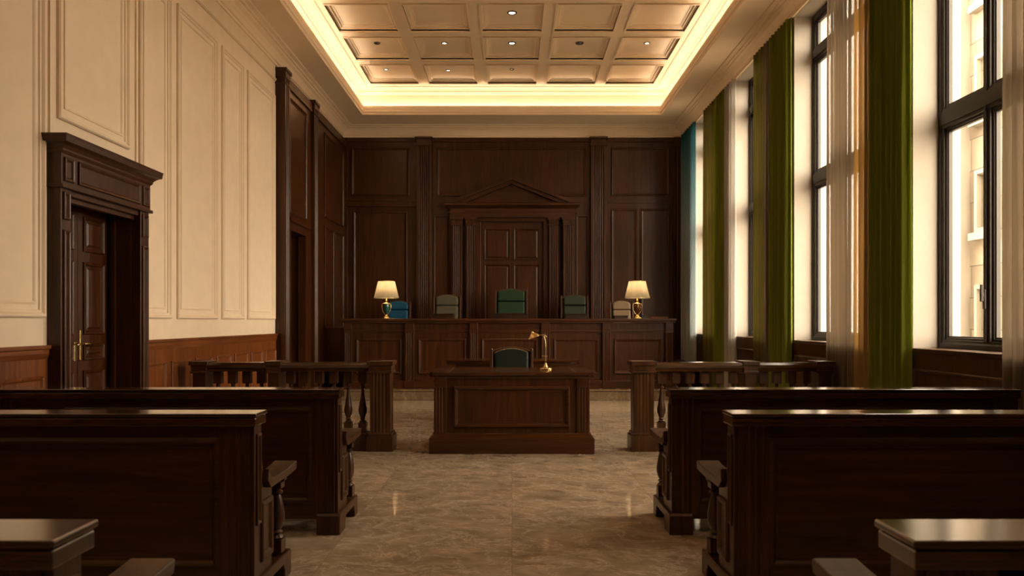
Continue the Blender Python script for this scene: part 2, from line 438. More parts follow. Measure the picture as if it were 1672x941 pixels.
# ------------------------------------------------------------------ windows
def prism_ring(mb, F, u0, u1, v0, v1, w, n0, n1):
    mb.frame(F, u0, u1, v0, v1, [(0, n0), (0, n1), (w*.55, n1), (w*.7, n1-.012), (w, n1-.012), (w, n0)])
for i, (a, b) in enumerate(WIN):
    W = struct_empty('window_%d' % (i+1))
    FW = lambda u, v, n: (3.93-n, u, v)
    st = MB().box(R-.03, 3.88, a+.003, b-.003, SILL-.001, SILL+.03)
    st.build('window_sill', 'pew_y', W, bevel=.006)
    fr = MB(); prism_ring(fr, FW, a+.002, b-.002, SILL+.03, HEAD-.002, .075, 0, .08)
    fr.build('window_frame', 'bronze', W, bevel=.003)
    mu = b-.70
    mb = MB().fbox(FW, mu-.045, mu+.045, SILL+.1, HEAD-.07, 0, .075); mb.fbox(FW, mu-.012, mu+.012, SILL+.1, HEAD-.07, .07, .09)
    mb.build('mullion', 'bronze', W, bevel=.003)
    TZ = ((3.12, 3.30), (4.72, 4.88))
    for (z0, z1) in TZ:
        t = MB().fbox(FW, a+.07, b-.07, z0, z1, .002, .078); t.fbox(FW, a+.07, b-.07, z0+.03, z1-.03, .07, .092)
        t.build('transom', 'bronze', W, bevel=.003)
    zs = [(SILL+.105, TZ[0][0]), (TZ[0][1], TZ[1][0]), (TZ[1][1], HEAD-.077)]
    for (ua, ub) in ((a+.077, mu-.045), (mu+.045, b-.077)):
        for (z0, z1) in zs:
            s_ = MB(); prism_ring(s_, FW, ua, ub, z0, z1, .035, .01, .055)
            sash = s_.build('sash', 'bronze', W)
            MB().fbox(FW, ua+.02, ub-.02, z0+.02, z1-.02, .026, .034).build('pane', 'glass', sash)
    h = MB().fbox(FW, mu-.016, mu+.016, 1.50, 1.66, .085, .10); h.fbox(FW, mu-.01, mu+.01, 1.56, 1.70, .10, .125); h.fbox(FW, mu-.012, mu+.012, 1.60, 1.63, .09, .125)
    h.build('window_handle', 'bronze', W, bevel=.004)

# ------------------------------------------------------------------ ceiling
ce = MB(); FC = lambda u, v, n: (u, v, n)
ZS, ZT = 5.54, 6.06
corn = [(-.01, 5.31), (.03, 5.31), (.03, 5.345), (.05, 5.355), (.07, 5.40), (.105, 5.445), (.15, 5.47), (.15, 5.485), (.19, 5.49), (.19, 5.51), (.25, 5.52), (.25, ZS)]
ce.frame(FC, -R, R, YR, DB, corn, close=False)
LX, LY0, LY1 = 3.0, -.9, 15.3
# flat soffit between cornice and lip
def ring(mb, o, i, z):
    (x0, x1, y0, y1), (a0, a1, b0, b1) = o, i
    v = [(x0, y0, z), (x1, y0, z), (x1, y1, z), (x0, y1, z), (a0, b0, z), (a1, b0, z), (a1, b1, z), (a0, b1, z)]
    mb.add(v, [(k, (k+1) % 4, 4+(k+1) % 4, 4+k) for k in range(4)])
ring(ce, (-R+.25, R-.25, YR+.25, DB-.25), (-LX, LX, LY0, LY1), ZS)
cornice = None
lip = [(0, ZS), (0, ZS-.012), (.012, ZS-.012), (.016, ZS+.03), (.034, ZS+.045), (.034, ZS+.085), (.040, ZS+.10), (.044, ZS+.13), (.040, ZS+.158), (.028, ZS+.16), (.028, ZS+.05), (-.16, ZS+.05), (-.16, ZT-.09), (-.13, ZT-.05), (-.10, ZT-.045), (-.10, ZT-.02), (-.06, ZT-.01), (-.06, ZT)]
ce.frame(FC, -LX, LX, LY0, LY1, lip, close=False)
# coffered tray
tx = LX+.06; ty0 = LY0-.06; ty1 = LY1+.06
cols = [(-2.292+1.146*k-.47, -2.292+1.146*k+.47) for k in range(5)]
rows = [(13.90, 14.97), (12.55, 13.60), (11.24, 12.27)] + [(9.93-1.33*k, 10.96-1.33*k) for k in range(8)]
rows = sorted(rows)
px = -tx
for (a, b) in cols: ce.box(px, a, ty0, ty1, ZT, ZT+.15); px = b
ce.box(px, tx, ty0, ty1, ZT, ZT+.15)
for (a, b) in cols:
    py = ty0
    for (c, d) in rows: ce.box(a, b, py, c, ZT, ZT+.15); py = d
    ce.box(a, b, py, ty1, ZT, ZT+.15)
    for (c, d) in rows:
        ce.frame(FC, a, b, c, d, [(-.03, ZT-.018), (0, ZT-.018), (.0, ZT+.02), (.03, ZT+.028), (.045, ZT+.028), (.05, ZT+.05), (.085, ZT+.058), (.085, ZT+.066), (.12, ZT+.07)], close=False)
        ce.add([(a, c, ZT+.07), (b, c, ZT+.07), (b, d, ZT+.07), (a, d, ZT+.07)], [(0, 1, 2, 3)])
ce.frame(FC, -tx+.16, tx-.16, ty0+.16, ty1-.16, [(0, ZT), (0, ZT-.02), (.03, ZT-.012), (.04, ZT)], close=False)
ceiling = struct(ce.build('ceiling', 'ceil'))
MB().box(-R-.32, XO, YR-.2, DB+.22, 6.36, 6.5).build('roof_slab', 'ceil', ceiling)

# cove strip lights lying in the trough
for k, (x0, x1, y0, y1, where) in enumerate(((-LX-.09, -LX-.055, LY0, LY1, 'left wall'), (LX+.055, LX+.09, LY0, LY1, 'windows'), (-LX+.02, LX-.02, LY1+.055, LY1+.09, 'judges bench'))):
    o = MB().box(x0, x1, y0, y1, ZS+.056, ZS+.085).build('cove_light', 'cove')
    tag(o, 'warm strip light in the ceiling cove along the side of the %s' % where, 'light', 'strip lights in the ceiling cove')

def downlight(x, y, z, lit, label, r=.075, watt=22):
    t = thing('downlight', label, 'ceiling light', (x, y, z), 0, 'recessed ceiling downlights')
    MB().lathe([(r*.66, -.002), (r*.7, -.012), (r*.95, -.012), (r, -.004), (r, .004)], seg=24).build('trim_ring', 'black' if lit != 1 else 'bronze', t, smooth=30)
    if lit:
        L = bpy.data.lights.new('downlight_beam', 'SPOT'); L.energy = watt; L.color = (1, .72, .42); L.spot_size = math.radians(95); L.spot_blend = .9; L.shadow_soft_size = .05
        lo = bpy.data.objects.new('downlight_beam', L); C.objects.link(lo); lo.parent = t; lo.location = (0, 0, -.03)
    MB().lathe([(0, -.004), (r*.35, -.006), (r*.66, -.004)], seg=24).build('lens', 'spot' if lit else 'spotoff', t, smooth=30)
zc = ZT+.07
xs = [-2.292+1.146*k for k in range(5)]
names = ['far left', 'second from the left', 'middle', 'second from the right', 'far right']
for k in range(5):
    downlight(xs[k], 13.0, zc, k in (2,) or k in (1, 4), 'small downlight in the %s coffer, second row from the back' % names[k], .07 if k in (2, 3) else .055)
downlight(0, 11.72, zc, 1, 'brightest round recessed downlight in the nearest middle coffer', .075)
for k, w_ in ((1, 'left of'), (2, 'straight above'), (3, 'right of')):  # out-of-view downlights added as fill to brighten the pew backs
    downlight(xs[k], 1.13, zc, 1, 'added unseen fill downlight in the coffer %s the nearest part of the aisle' % w_, .075, 45)
downlight(-2.36, 14.35, zc, 1, 'tiny recessed downlight in the back left corner coffer', .045)
downlight(-1.2, 14.4, zc, 1, 'tiny recessed downlight in the back row coffer right of the corner one', .045)
downlight(0, 14.35, zc, 0, 'tiny recessed downlight in the middle coffer of the back row', .045)

# ------------------------------------------------------------------ doors
def leaf(name, F, u0, u1, z0, z1, panels, parent, mat='wood_v', n=.045):
    mb = MB().fbox(F, u0, u1, z0, z1, 0, n)
    for (a, b, c, d) in panels:
        G = lambda u, v, q: F(u, v, q+n)
        mb.frame(G, a, b, c, d, THIN); mb.frame(G, a+.05, b-.05, c+.05, d-.05, [(0, -.002), (0, .004), (.02, .014), (.02, -.002)]); mb.fbox(G, a+.069, b-.069, c+.069, d-.069, -.002, .014)
    return mb.build(name, mat, parent)

# double door in the left wall
door1 = struct_empty('door_1')
F = FL(); mid = 6.74
cas = MB()
for (a, b, e) in ((5.965, 6.105, 0), (7.245, 7.41, 0)):
    cas.fbox(F, a, b, 0, 2.46, -.002, .11)
    cas.frame(FL(.108), a+.025, b-.025, .25, 2.12, THIN); cas.frame(FL(.108), a+.025, b-.025, 2.2, 2.42, THIN)
    cas.fbox(F, a-.015, b+.015, 0, .2, -.002, .13)
cas.fbox(F, 6.105, 7.245, 2.40, 2.46, -.15, .09); cas.fbox(F, 6.105, 7.245, 2.36, 2.41, -.002, .05)
cas.build('door_casing', 'wood_v', door1, bevel=.004)
fr = MB().fbox(F, 5.955, 7.42, 2.46, 2.72, -.002, .12)
fr.frame(FL(.118), 6.18, 7.2, 2.50, 2.69, THIN); fr.frame(FL(.118), 5.985, 6.12, 2.5, 2.69, THIN); fr.frame(FL(.118), 7.26, 7.39, 2.5, 2.69, THIN)
fr.fbox(F, 5.94, 7.435, 2.445, 2.475, -.002, .14)
fr.build('frieze', 'wood_v', door1, bevel=.003)
def crown(mb, F, u0, u1, prof):
    """a crown moulding with returns: each step is a slab"""
    vs = []
    for (z, n) in prof:
        e = n-prof[0][1]
        vs += [F(u0-e, z, -.002), F(u1+e, z, -.002), F(u1+e, z, n), F(u0-e, z, n)]
    k = len(prof); fs = [(0, 1, 2, 3), tuple((k-1)*4+c for c in range(4))]
    for a in range(k-1):
        for c in range(4): fs.append((a*4+c, a*4+(c+1) % 4, a*4+4+(c+1) % 4, a*4+4+c))
    return mb.add(vs, fs)
crown(MB(), F, 5.955, 7.42, [(2.715, .125), (2.735, .14), (2.75, .14), (2.775, .165), (2.79, .19), (2.79, .20), (2.83, .205), (2.85, .21)]).build('door_cornice', 'wood_h', door1)
jm = MB()
jm.box(-R-.318, -R+.02, D1[0]+.001, D1[0]+.02, 0, 2.44); jm.box(-R-.318, -R+.02, D1[1]-.02, D1[1]-.001, 0, 2.44); jm.box(-R-.318, -R+.02, D1[0], D1[1], 2.43, 2.458)
jm.box(-R-.16, -R-.12, D1[1]-.045, D1[1]-.015, 0, 2.43)
jm.build('door_jamb', 'wood_v', door1)
FD = lambda u, v, n: (-3.87+n, u, v)
for (a, b, nm) in ((D1[0]+.022, mid-.003, 0), (mid+.003, D1[1]-.022, 1)):
    lf = leaf('door_leaf', FD, a, b, .01, 2.428, [(a+.08, b-.08, 2.02, 2.34), (a+.08, b-.08, 1.28, 1.93), (a+.08, b-.08, 1.05, 1.2), (a+.08, b-.08, .2, .96)], door1)
    hu = b-.04 if nm == 0 else a+.04
    h = MB().fbox(FD, hu-.018, hu+.018, 1.05, 1.32 if nm else 1.22, .044, .052)
    h.tube([FD(hu, 1.2, .05), FD(hu, 1.2, .10)], .009); 
    e = .11 if nm else -.05
    h.tube([FD(hu, 1.2, .095), FD(hu+e*.5, 1.2, .10), FD(hu+e, 1.195, .095)], .008)
    h.lathe([(0, 0), (.006, 0), (.006, .01), (0, .01)], seg=8) if False else None
    h.build('door_handle', 'brass', lf, bevel=.003)
# single door in the dark wood part of the left wall
door2 = struct_empty('door_2')
FW2 = FL(OFFW)
c2 = MB()
c2.fbox(FW2, 11.99, 12.1, 0, 2.86, -.1, .035); c2.fbox(FW2, 12.97, 13.08, 0, 2.86, -.1, .035); c2.fbox(FW2, 11.97, 13.10, 2.84, 2.97, -.1, .04); c2.fbox(FW2, 11.93, 13.14, 2.97, 3.03, -.1, .08)
c2.box(-R-.318, -R+.02, D2[0]+.001, D2[0]+.03, 0, 2.86); c2.box(-R-.318, -R+.02, D2[1]-.03, D2[1]-.001, 0, 2.86); c2.box(-R-.318, -R+.02, D2[0], D2[1], 2.84, 2.878)
c2.build('door_casing', 'wood_v', door2, bevel=.003)
FD2 = lambda u, v, n: (-3.80+n, u, v)
lf = leaf('door_leaf', FD2, D2[0]+.032, D2[1]-.032, .01, 2.838, [(12.14, 12.48, 2.1, 2.66), (12.56, 12.9, 2.1, 2.66), (12.14, 12.48, 1.2, 2.0), (12.56, 12.9, 1.2, 2.0), (12.14, 12.48, .2, 1.05), (12.56, 12.9, .2, 1.05)], door2)
h = MB().fbox(FD2, 12.06, 12.09, 1.0, 1.2, .044, .05); h.tube([FD2(12.075, 1.1, .05), FD2(12.075, 1.1, .09), FD2(12.16, 1.1, .09)], .008)
h.build('door_handle', 'brass', lf)
# pedimented doorway on the back wall, behind the bench
door3 = struct_empty('door_3')
F = FB()
leaf('door_leaf', F, bx(784), bx(888), .3, bz(362), [(bx(791), bx(833), bz(425), bz(374)), (bx(839), bx(881), bz(425), bz(374)), (bx(791), bx(833), .9, bz(432)), (bx(839), bx(881), .9, bz(432))], door3, n=.03)
c3 = MB()
c3.fbox(F, bx(777), bx(785), .3, bz(356), -.002, .10); c3.fbox(F, bx(887), bx(895), .3, bz(356), -.002, .10); c3.fbox(F, bx(777), bx(895), bz(363), bz(356), -.002, .12)
c3.build('door_casing', 'wood_v', door3, bevel=.004)
for (a, b) in ((738, 756), (761, 777), (895, 911), (918, 936)):
    p = fluted(MB(), F, bx(a)+.01, bx(b)-.01, .85, bz(370), .17, 4, .018)
    p.fbox(F, bx(a)-.01, bx(b)+.01, .3, .85, -.002, .19)
    p.fbox(F, bx(a)-.005, bx(b)+.005, bz(370), bz(368), -.002, .185); p.fbox(F, bx(a)+.005, bx(b)-.005, bz(368), bz(361), -.002, .18); p.fbox(F, bx(a)-.02, bx(b)+.02, bz(361), bz(357), -.002, .205)
    for q in (a+2.5, b-2.5):   # scrolls of the capital
        p.prism([(bx(q)+.035*math.cos(t*PI/6), bz(364.5)+.035*math.sin(t*PI/6)) for t in range(12)], lambda x, z, t: F(x, z, t), .17, .20)
    p.build('column', 'wood_v', door3, bevel=.003)
en = MB().fbox(F, bx(736), bx(938), bz(357), bz(343), -.002, .20)
en.fbox(F, bx(733), bx(941), bz(350), bz(348.5), -.002, .215)
crown(en, F, bx(734), bx(940), [(bz(343), .205), (bz(341), .225), (bz(340), .25), (bz(338), .29), (bz(335), .29), (bz(334), .30)])
en.build('entablature', 'wood_h', door3)
pd = MB()
xl, xr, xm, zb, za = bx(728), bx(944), bx(836), bz(334), bz(294)
pd.prism([(xl+.25, zb-.01), (xr-.25, zb-.01), (xm, za-.1)], lambda x, z, t: F(x, z, t), -.002, .12)
for (x0, s) in ((xl, 1), (xr, -1)):
    for (dz, n, th) in ((0, .30, .045), (-.05, .24, .05)):
        pd.prism([(x0+(0 if dz == 0 else s*.2), zb), (x0+s*.2, zb), (xm, za+dz-th), (xm, za+dz), ] if dz == 0 else [(x0+s*.16, zb+.005), (x0+s*.42, zb+.005), (xm, za+dz-th-.02), (xm, za+dz+.01)], lambda x, z, t: F(x, z, t), -.002, n)
pd.build('pediment', 'wood_h', door3)

# ------------------------------------------------------------------ dais and step
st = MB().box(-R+.11, R-.02, 13.55, 13.97, .0, .165)
st.box(-R+.11, R-.02, 13.53, 13.97, .165, .19)
struct(st.build('dais_step', 'step', bevel=.006))
struct(MB().box(-R+.11, R-.02, 14.42, DB-.22, 0, .60).build('dais_platform', 'wood_h'))

# ------------------------------------------------------------------ judges' bench
BY = 13.75; SB = 1250/BY
qx = lambda p: (p-836)/SB
bench = thing('judges_bench', 'long dark mahogany judges bench with panelled front across the back of the room', 'bench', (0, BY, .19))
H0 = 1.26
XL, XRr = qx(562), qx(1099)
b_ = MB().box(XL, XRr, .06, .62, .0, H0-.08)
b_.build('body', 'wood_v', bench)
pl = MB().box(XL-.02, XRr+.02, -.02, .3, 0, .13).box(XL-.01, XRr+.01, -.0, .3, .13, .15)
pl.build('plinth', 'wood_h', bench, bevel=.006)
tp = MB().box(XL-.05, XRr+.05, -.06, .66, H0-.045, H0).box(XL-.025, XRr+.025, -.03, .62, H0-.075, H0-.045)
tp.build('worktop', 'wood_h', bench, bevel=.008)
rl = MB().box(XL, XRr, .03, .1, H0-.235, H0-.20).box(XL, XRr, .045, .1, H0-.26, H0-.235)
rl.build('frieze_rail', 'wood_h', bench, bevel=.004)
pil = [(562, 574), (661, 676), (767, 780), (884, 898), (984, 997), (1087, 1099)]
for (a, b) in pil:
    p = fluted(MB(), FF(.061), qx(a), qx(b), .14, H0-.26, .07, 3, .012)
    p.box(qx(a)-.01, qx(b)+.01, -.035, .1, 0, .14); p.box(qx(a)-.008, qx(b)+.008, -.012, .1, H0-.26, H0-.20); p.box(qx(a), qx(b), -.005, .1, H0-.2, H0-.075)
    p.build('pilaster', 'wood_v', bench, bevel=.004)
for k in range(5):
    a, b = qx(pil[k][1])+.07, qx(pil[k+1][0])-.07
    m = MB().frame(FF(.061), a, b, .26, H0-.36, MOULD)
    m.build('front_panel', 'wood_v', bench)

# ------------------------------------------------------------------ chairs
def arch(w, h0, h1, n=14, sh=.0):
    """outline of a back: straight sides, crown rising between the shoulders"""
    pts = [(-w/2, h0), (w/2, h0)]
    for k in range(n+1):
        t = k/n; x = w/2 - w*t
        q = abs(2*t-1)
        pts.append((x, h1 - .055*(q**2.2)))
    return pts
def chair(label, cat, loc, rz, w, h, leather, group=None, arms=True):
    t = thing('judge_chair' if group else 'desk_chair', label, cat, loc, rz, group)
    sh = .47
    MB().box(-w/2+.03, w/2-.03, -.26, .24, sh-.09, sh+.02).build('seat', leather, t, bevel=.035, seg=4)
    # local front is -y; back leans a little
    mz = sh+.06 + (h-sh-.06)*.72
    lean = lambda a, b, q: (a, .23 + (b-sh)*.10 + q, b)
    if group:
        MB().prism([(-w/2+.03, sh+.04), (w/2-.03, sh+.04), (w/2-.03, mz), (-w/2+.03, mz)], lean, -.045, .06).build('backrest', leather, t, bevel=.03, seg=4)
        MB().prism(arch(w-.06, mz+.004, h-.012), lean, -.055, .06).build('headrest', leather, t, bevel=.03, seg=4)
    else:
        MB().prism(arch(w-.06, sh+.04, h-.012), lean, -.05, .06).build('backrest', leather, t, bevel=.03, seg=4)
    fr = MB().prism(arch(w+.01, sh-.06, h), lean, .052, .078)
    fr.build('back_frame', 'pew_v', t, bevel=.008)
    for s in (-1, 1):
        x = s*(w/2+.012)
        p = MB().prism([(x-.016, sh-.12), (x+.016, sh-.12), (x+.016, h-.05), (x-.016, h-.05)], lean, -.03, .07)
        x2, y2, z2 = lean(x, h-.035, .02)
        p.lathe([(0, z2-.02), (.016, z2-.015), (.02, z2), (.013, z2+.014), (0, z2+.018)], x2, y2, 10)
        p.build('side_post', 'pew_v', t, bevel=.004)
        if arms:
            a = MB().tube([(x, .26, sh+.21), (x+s*.012, .05, sh+.225), (x+s*.015, -.16, sh+.215), (x+s*.01, -.215, sh+.19)], [.018, .024, .024, .02], 10)
            a.tube([(x, -.16, sh-.06), (x+s*.01, -.17, sh+.1), (x+s*.012, -.15, sh+.21)], .016, 10)
            a.build('armrest', 'pew_y', t, smooth=40)
        for y in (-.22, .22):
            MB().lathe([(.016, 0), (.02, .02), (.015, .05), (.024, .2), (.026, .3), (.018, .32), (.028, .345), (.028, sh-.08)], s*(w/2-.06), y, 12).build('leg', 'pew_v', t, smooth=40)
    return t
CY = 15.0; cs = 1250/CY
for (p, w, h, mat, lab) in (
    (646, .47, 1.22, 'blue', 'blue leather high-backed chair behind the judges bench by the left lamp'),
    (728, .50, 1.34, 'ggreen', 'sage grey-green leather high-backed chair second from the left behind the bench'),
    (834.5, .60, 1.455, 'green', 'tallest dark green leather chair at the centre behind the judges bench'),
    (940, .50, 1.34, 'dg2', 'moss green leather high-backed chair right of the central chair behind the bench'),
    (1018, .42, 1.22, 'taupe', 'taupe leather chair behind the bench beside the right lamp')):
    chair(lab, 'chair', ((p-836)/cs, CY, .60), 0, w, h, mat, 'high-backed chairs behind the judges bench')

# low boxes on the bench in front of the chairs
ZB = .19+H0
for (p0, p1, hgt, lab, mt) in ((706, 741, .095, 'low dark wooden document box on the bench before the sage chair', 'ebon'),
        (805, 862, .10, 'widest low dark wooden document box on the bench before the tallest chair', 'ebon'),
        (923, 957, .095, 'low dark wooden document box on the bench before the moss green chair', 'ebon'),
        (1002, 1024, .06, 'small low document box on the bench before the taupe chair', 'ebon'),
        (1061, 1089, .035, 'thin flat reddish wooden case on the bench at the far right', 'wain')):
    d = 14.15; sx = 1250/d; x0, x1 = (p0-836)/sx, (p1-836)/sx
    t = thing('document_box', lab, 'box', ((x0+x1)/2, d, ZB), 0, 'document boxes on the judges bench')
    w = (x1-x0)/2
    MB().box(-w, w, -.11, .11, 0, hgt*.75).build('body', mt, t, bevel=.004)
    MB().box(-w-.006, w+.006, -.116, .116, hgt*.75, hgt).build('lid', mt, t, bevel=.006)
t = thing('telephone', 'small black low desk device on the bench right of the right lamp', 'device', ((1051-836)/88.3, 14.15, ZB))
MB().prism([(-.09, 0), (.09, 0), (.09, .055), (-.09, .025)], lambda a, b, q: (q, a, b), -.075, .075).build('body', 'black', t, bevel=.006)
MB().box(-.065, -.02, -.085, .085, .052, .078).build('handset', 'black', t, bevel=.012, seg=3)

# ------------------------------------------------------------------ table lamps on the bench
def table_lamp(x, label, urn, handles):
    t = thing('table_lamp', label, 'lamp', (x, 14.0, ZB), 0, 'lamps on the judges bench')
    MB().lathe([(.085, 0), (.088, .012), (.08, .022), (.055, .03), (.045, .042), (.024, .06), (.018, .075)], seg=24).build('base', 'gold', t, smooth=40)
    MB().lathe([(.018, .075), (.024, .085), (.04, .115), (.054, .16), (.061, .215), (.060, .25), (.056, .268), (.04, .275)], seg=24).build('body', urn, t, smooth=50)
    MB().lathe([(.058, .268), (.062, .276), (.056, .284), (.03, .292), (.016, .305), (.02, .32), (.026, .33), (.014, .342), (.012, .42), (.022, .425), (.022, .45), (0, .455)], seg=20).build('stem', 'gold', t, smooth=50)
    if handles:
        for s in (-1, 1):
            MB().tube([(s*.058, 0, .275), (s*.078, 0, .262), (s*.084, 0, .22), (s*.072, 0, .15), (s*.046, 0, .10), (s*.022, 0, .08)], .007, 8).build('handle', 'gold', t, smooth=50)
    sh = MB(); seg = 36
    vs = []; fs = []
    pr = [(.228, .375), (.205, .468), (.180, .57), (.152, .685), (.148, .685), (.176, .57), (.201, .468), (.224, .375)]
    for (r, z) in pr:
        for k in range(seg):
            a = 2*PI*k/seg; vs.append((r*math.cos(a), r*math.sin(a), z))
    n = len(pr)
    for i in range(n):
        for k in range(seg):
            l = (k+1) % seg; j = (i+1) % n
            fs.append((i*seg+k, i*seg+l, j*seg+l, j*seg+k))
    sh.add(vs, fs); s_ = sh.build('lamp_shade', 'shade', t, smooth=40)
    for (r, z) in ((.229, .377), (.153, .683)):
        MB().tube([(r*math.cos(2*PI*k/36), r*math.sin(2*PI*k/36), z) for k in range(37)], .004, 6).build('shade_trim', 'gold', s_, smooth=60)
    MB().lathe([(0, .455), (.02, .46), (.034, .49), (.036, .52), (.025, .548), (0, .558)], seg=16).build('bulb', 'bulb', t, smooth=60)
    L = bpy.data.lights.new('lamp_light', 'POINT'); L.energy = 14.0; L.color = (1, .76, .48); L.shadow_soft_size = .05
    lo = bpy.data.objects.new('lamp_light', L); C.objects.link(lo); lo.parent = t; lo.location = (0, 0, .60)
table_lamp((631-836)/89.3, 'lit table lamp with teal urn body and cream shade on the left of the bench', 'teal', True)
table_lamp((1040.5-836)/89.3, 'lit table lamp with slim gold body and cream shade on the right of the bench', 'amber', True)

# ------------------------------------------------------------------ desks in front of the bench
def desk(name, label, y, x0, x1, depth, h, plinth, open_front=False):
    t = thing(name, label, 'desk', (0, y, 0))
    bw = .045
    if not open_front:
        MB().box(x0+bw, x1-bw, .05, depth-.05, .0, h-.06).build('body', 'wood_v', t)
        f = FF(.051)
        for (a, b) in ((x0+bw-.01, x0+bw+.125), (x1-bw-.125, x1-bw+.01)):
            p = fluted(MB(), f, a, b, .19, h-.16, .02, 3, .0035)
            p.fbox(f, a, b, h-.16, h-.06, -.002, .022)
            p.fbox(f, a-.005, b+.005, h-.165, h-.155, -.002, .028)
            p.build('corner_post', 'wood_v', t, bevel=.004)
        MB().frame(f, x0+bw+.20, x1-bw-.20, .27, h-.15, MOULD).build('front_panel', 'wood_h', t)
        p = MB().box(x0-.01, x1+.01, -.03, depth+.03, 0, .165)
        crown(p, lambda u, v, n: (u, .03-n, v), x0+.05, x1-.05, [(.215, 0), (.2, .01), (.17, .055), (.16, .055)])
        p.build('plinth', 'wood_h', t, bevel=.006)
        for s in (x0+.05-.002, x1-.05+.002):
            sg = -1 if s < 0 else 1
            MB().frame(lambda u, v, n: (s-sg*.006+sg*n, u, v), .15, depth-.15, .27, h-.15, THIN).build('side_panel', 'wood_v', t)
    else:
        for (a, b) in ((x0+.12, x0+.42), (x1-.42, x1-.12)):
            p = MB().box(a, b, .08, depth-.04, .0, h-.06); p.box(a-.02, b+.02, .06, depth-.02, 0, .1)
            for k in range(3): p.frame(FF(.08), a+.03, b-.03, .14+.2*k, .32+.2*k, THIN)
            p.build('pedestal', 'wood_v', t, bevel=.004)
        MB().box(x0+.42, x1-.42, depth-.1, depth-.06, .1, h-.06).build('modesty_panel', 'wood_h', t)
        MB().box(x0+.12, x1-.12, .05, depth-.04, h-.13, h-.045).build('apron', 'wood_h', t)
    tp = MB()
    z = h
    crown(tp, lambda u, v, n: (u, .06-n, v), x0+.05, x1-.05, [(z-.065, .03), (z-.05, .036), (z-.04, .05), (z-.036, .058), (z-.005, .062), (z, .057)])
    # the slab behind that moulded edge
    tp.box(x0-.012, x1+.012, .055, depth, z-.055, z)
    o = tp.build('desk_top', 'mtop_h', t)
    if not open_front:
        ln = MB()
        for a in (x0+.19, x1-.19): ln.box(a-.006, a+.006, .02, depth-.02, z-.001, z+.0035)
        ln.build('inlay_strip', 'brass', o)
    return t
DY = 8.1
desk('counsel_desk', 'dark walnut panelled desk on a plinth standing in the middle of the aisle', DY, -.865, .86, .88, .86, True)
desk('clerk_desk', 'lower open kneehole desk between the green chair and the judges bench', 10.62, -.90, .93, .62, .86, False, True)
chair('dark bottle-green leather chair with brass studded top behind the aisle desk', 'chair', (-.005, 9.72, 0), 0, .50, 1.065, 'dgreen')
# brass studs along the top of that chair
ch = [o for o in C.objects if o.name.startswith('desk_chair')][0]
stud = MB()
for k in range(23):
    t_ = k/22; x = .25-.5*t_; q = abs(2*t_-1); z = 1.045-.055*q**2.2
    y = .23+(z-.47)*.10-.056
    stud.lathe([(0, z-.006), (.006, z-.004), (.006, z+.004), (0, z+.006)], x*.86, y+.004, 8)
stud.build('nail_trim', 'brass', ch, smooth=60)['label'] = 'row of brass nail heads'
# the pharmacy lamp on the desk
t = thing('desk_lamp', 'brass pharmacy desk lamp with swing arm on the aisle desk', 'lamp', (.375, 8.55, .8605))
MB().lathe([(.07, 0), (.072, .012), (.066, .02), (.03, .028), (.022, .04), (.012, .07), (.009, .075)], seg=28).build('base', 'brass', t, smooth=40)
MB().tube([(0, 0, .06), (.002, 0, .2), (0, 0, .29), (-.006, 0, .335), (-.02, 0, .375)], .0052, 10).build('stem', 'brass', t, smooth=60)
MB().tube([(.012, 0, .362), (-.005, 0, .384), (-.03, 0, .388), (-.105, 0, .386)], .0055, 10).build('arm', 'brass', t, smooth=60)
MB().tube([(-.045, 0, .15), (-.01, 0, .152), (.022, 0, .150)], [.008, .005, .004], 8).build('switch', 'brass', t, smooth=60)
sd = MB().lathe([(.010, .034), (.022, .031), (.036, .018), (.050, .003), (.064, -.012), (.065, -.015), (.060, -.013), (.046, .0), (.034, .012), (.0, .022)], seg=28)
so = sd.build('lamp_shade', 'brass', t, smooth=50); so.location = (-.135, 0, .376); so.scale = (1.12, 1.12, 1.12); so.rotation_euler = (0, math.radians(-20), 0)
MB().lathe([(.014, .028), (.016, .036), (.009, .048), (0, .05)], seg=16).build('shade_cap', 'brass', so, smooth=50)

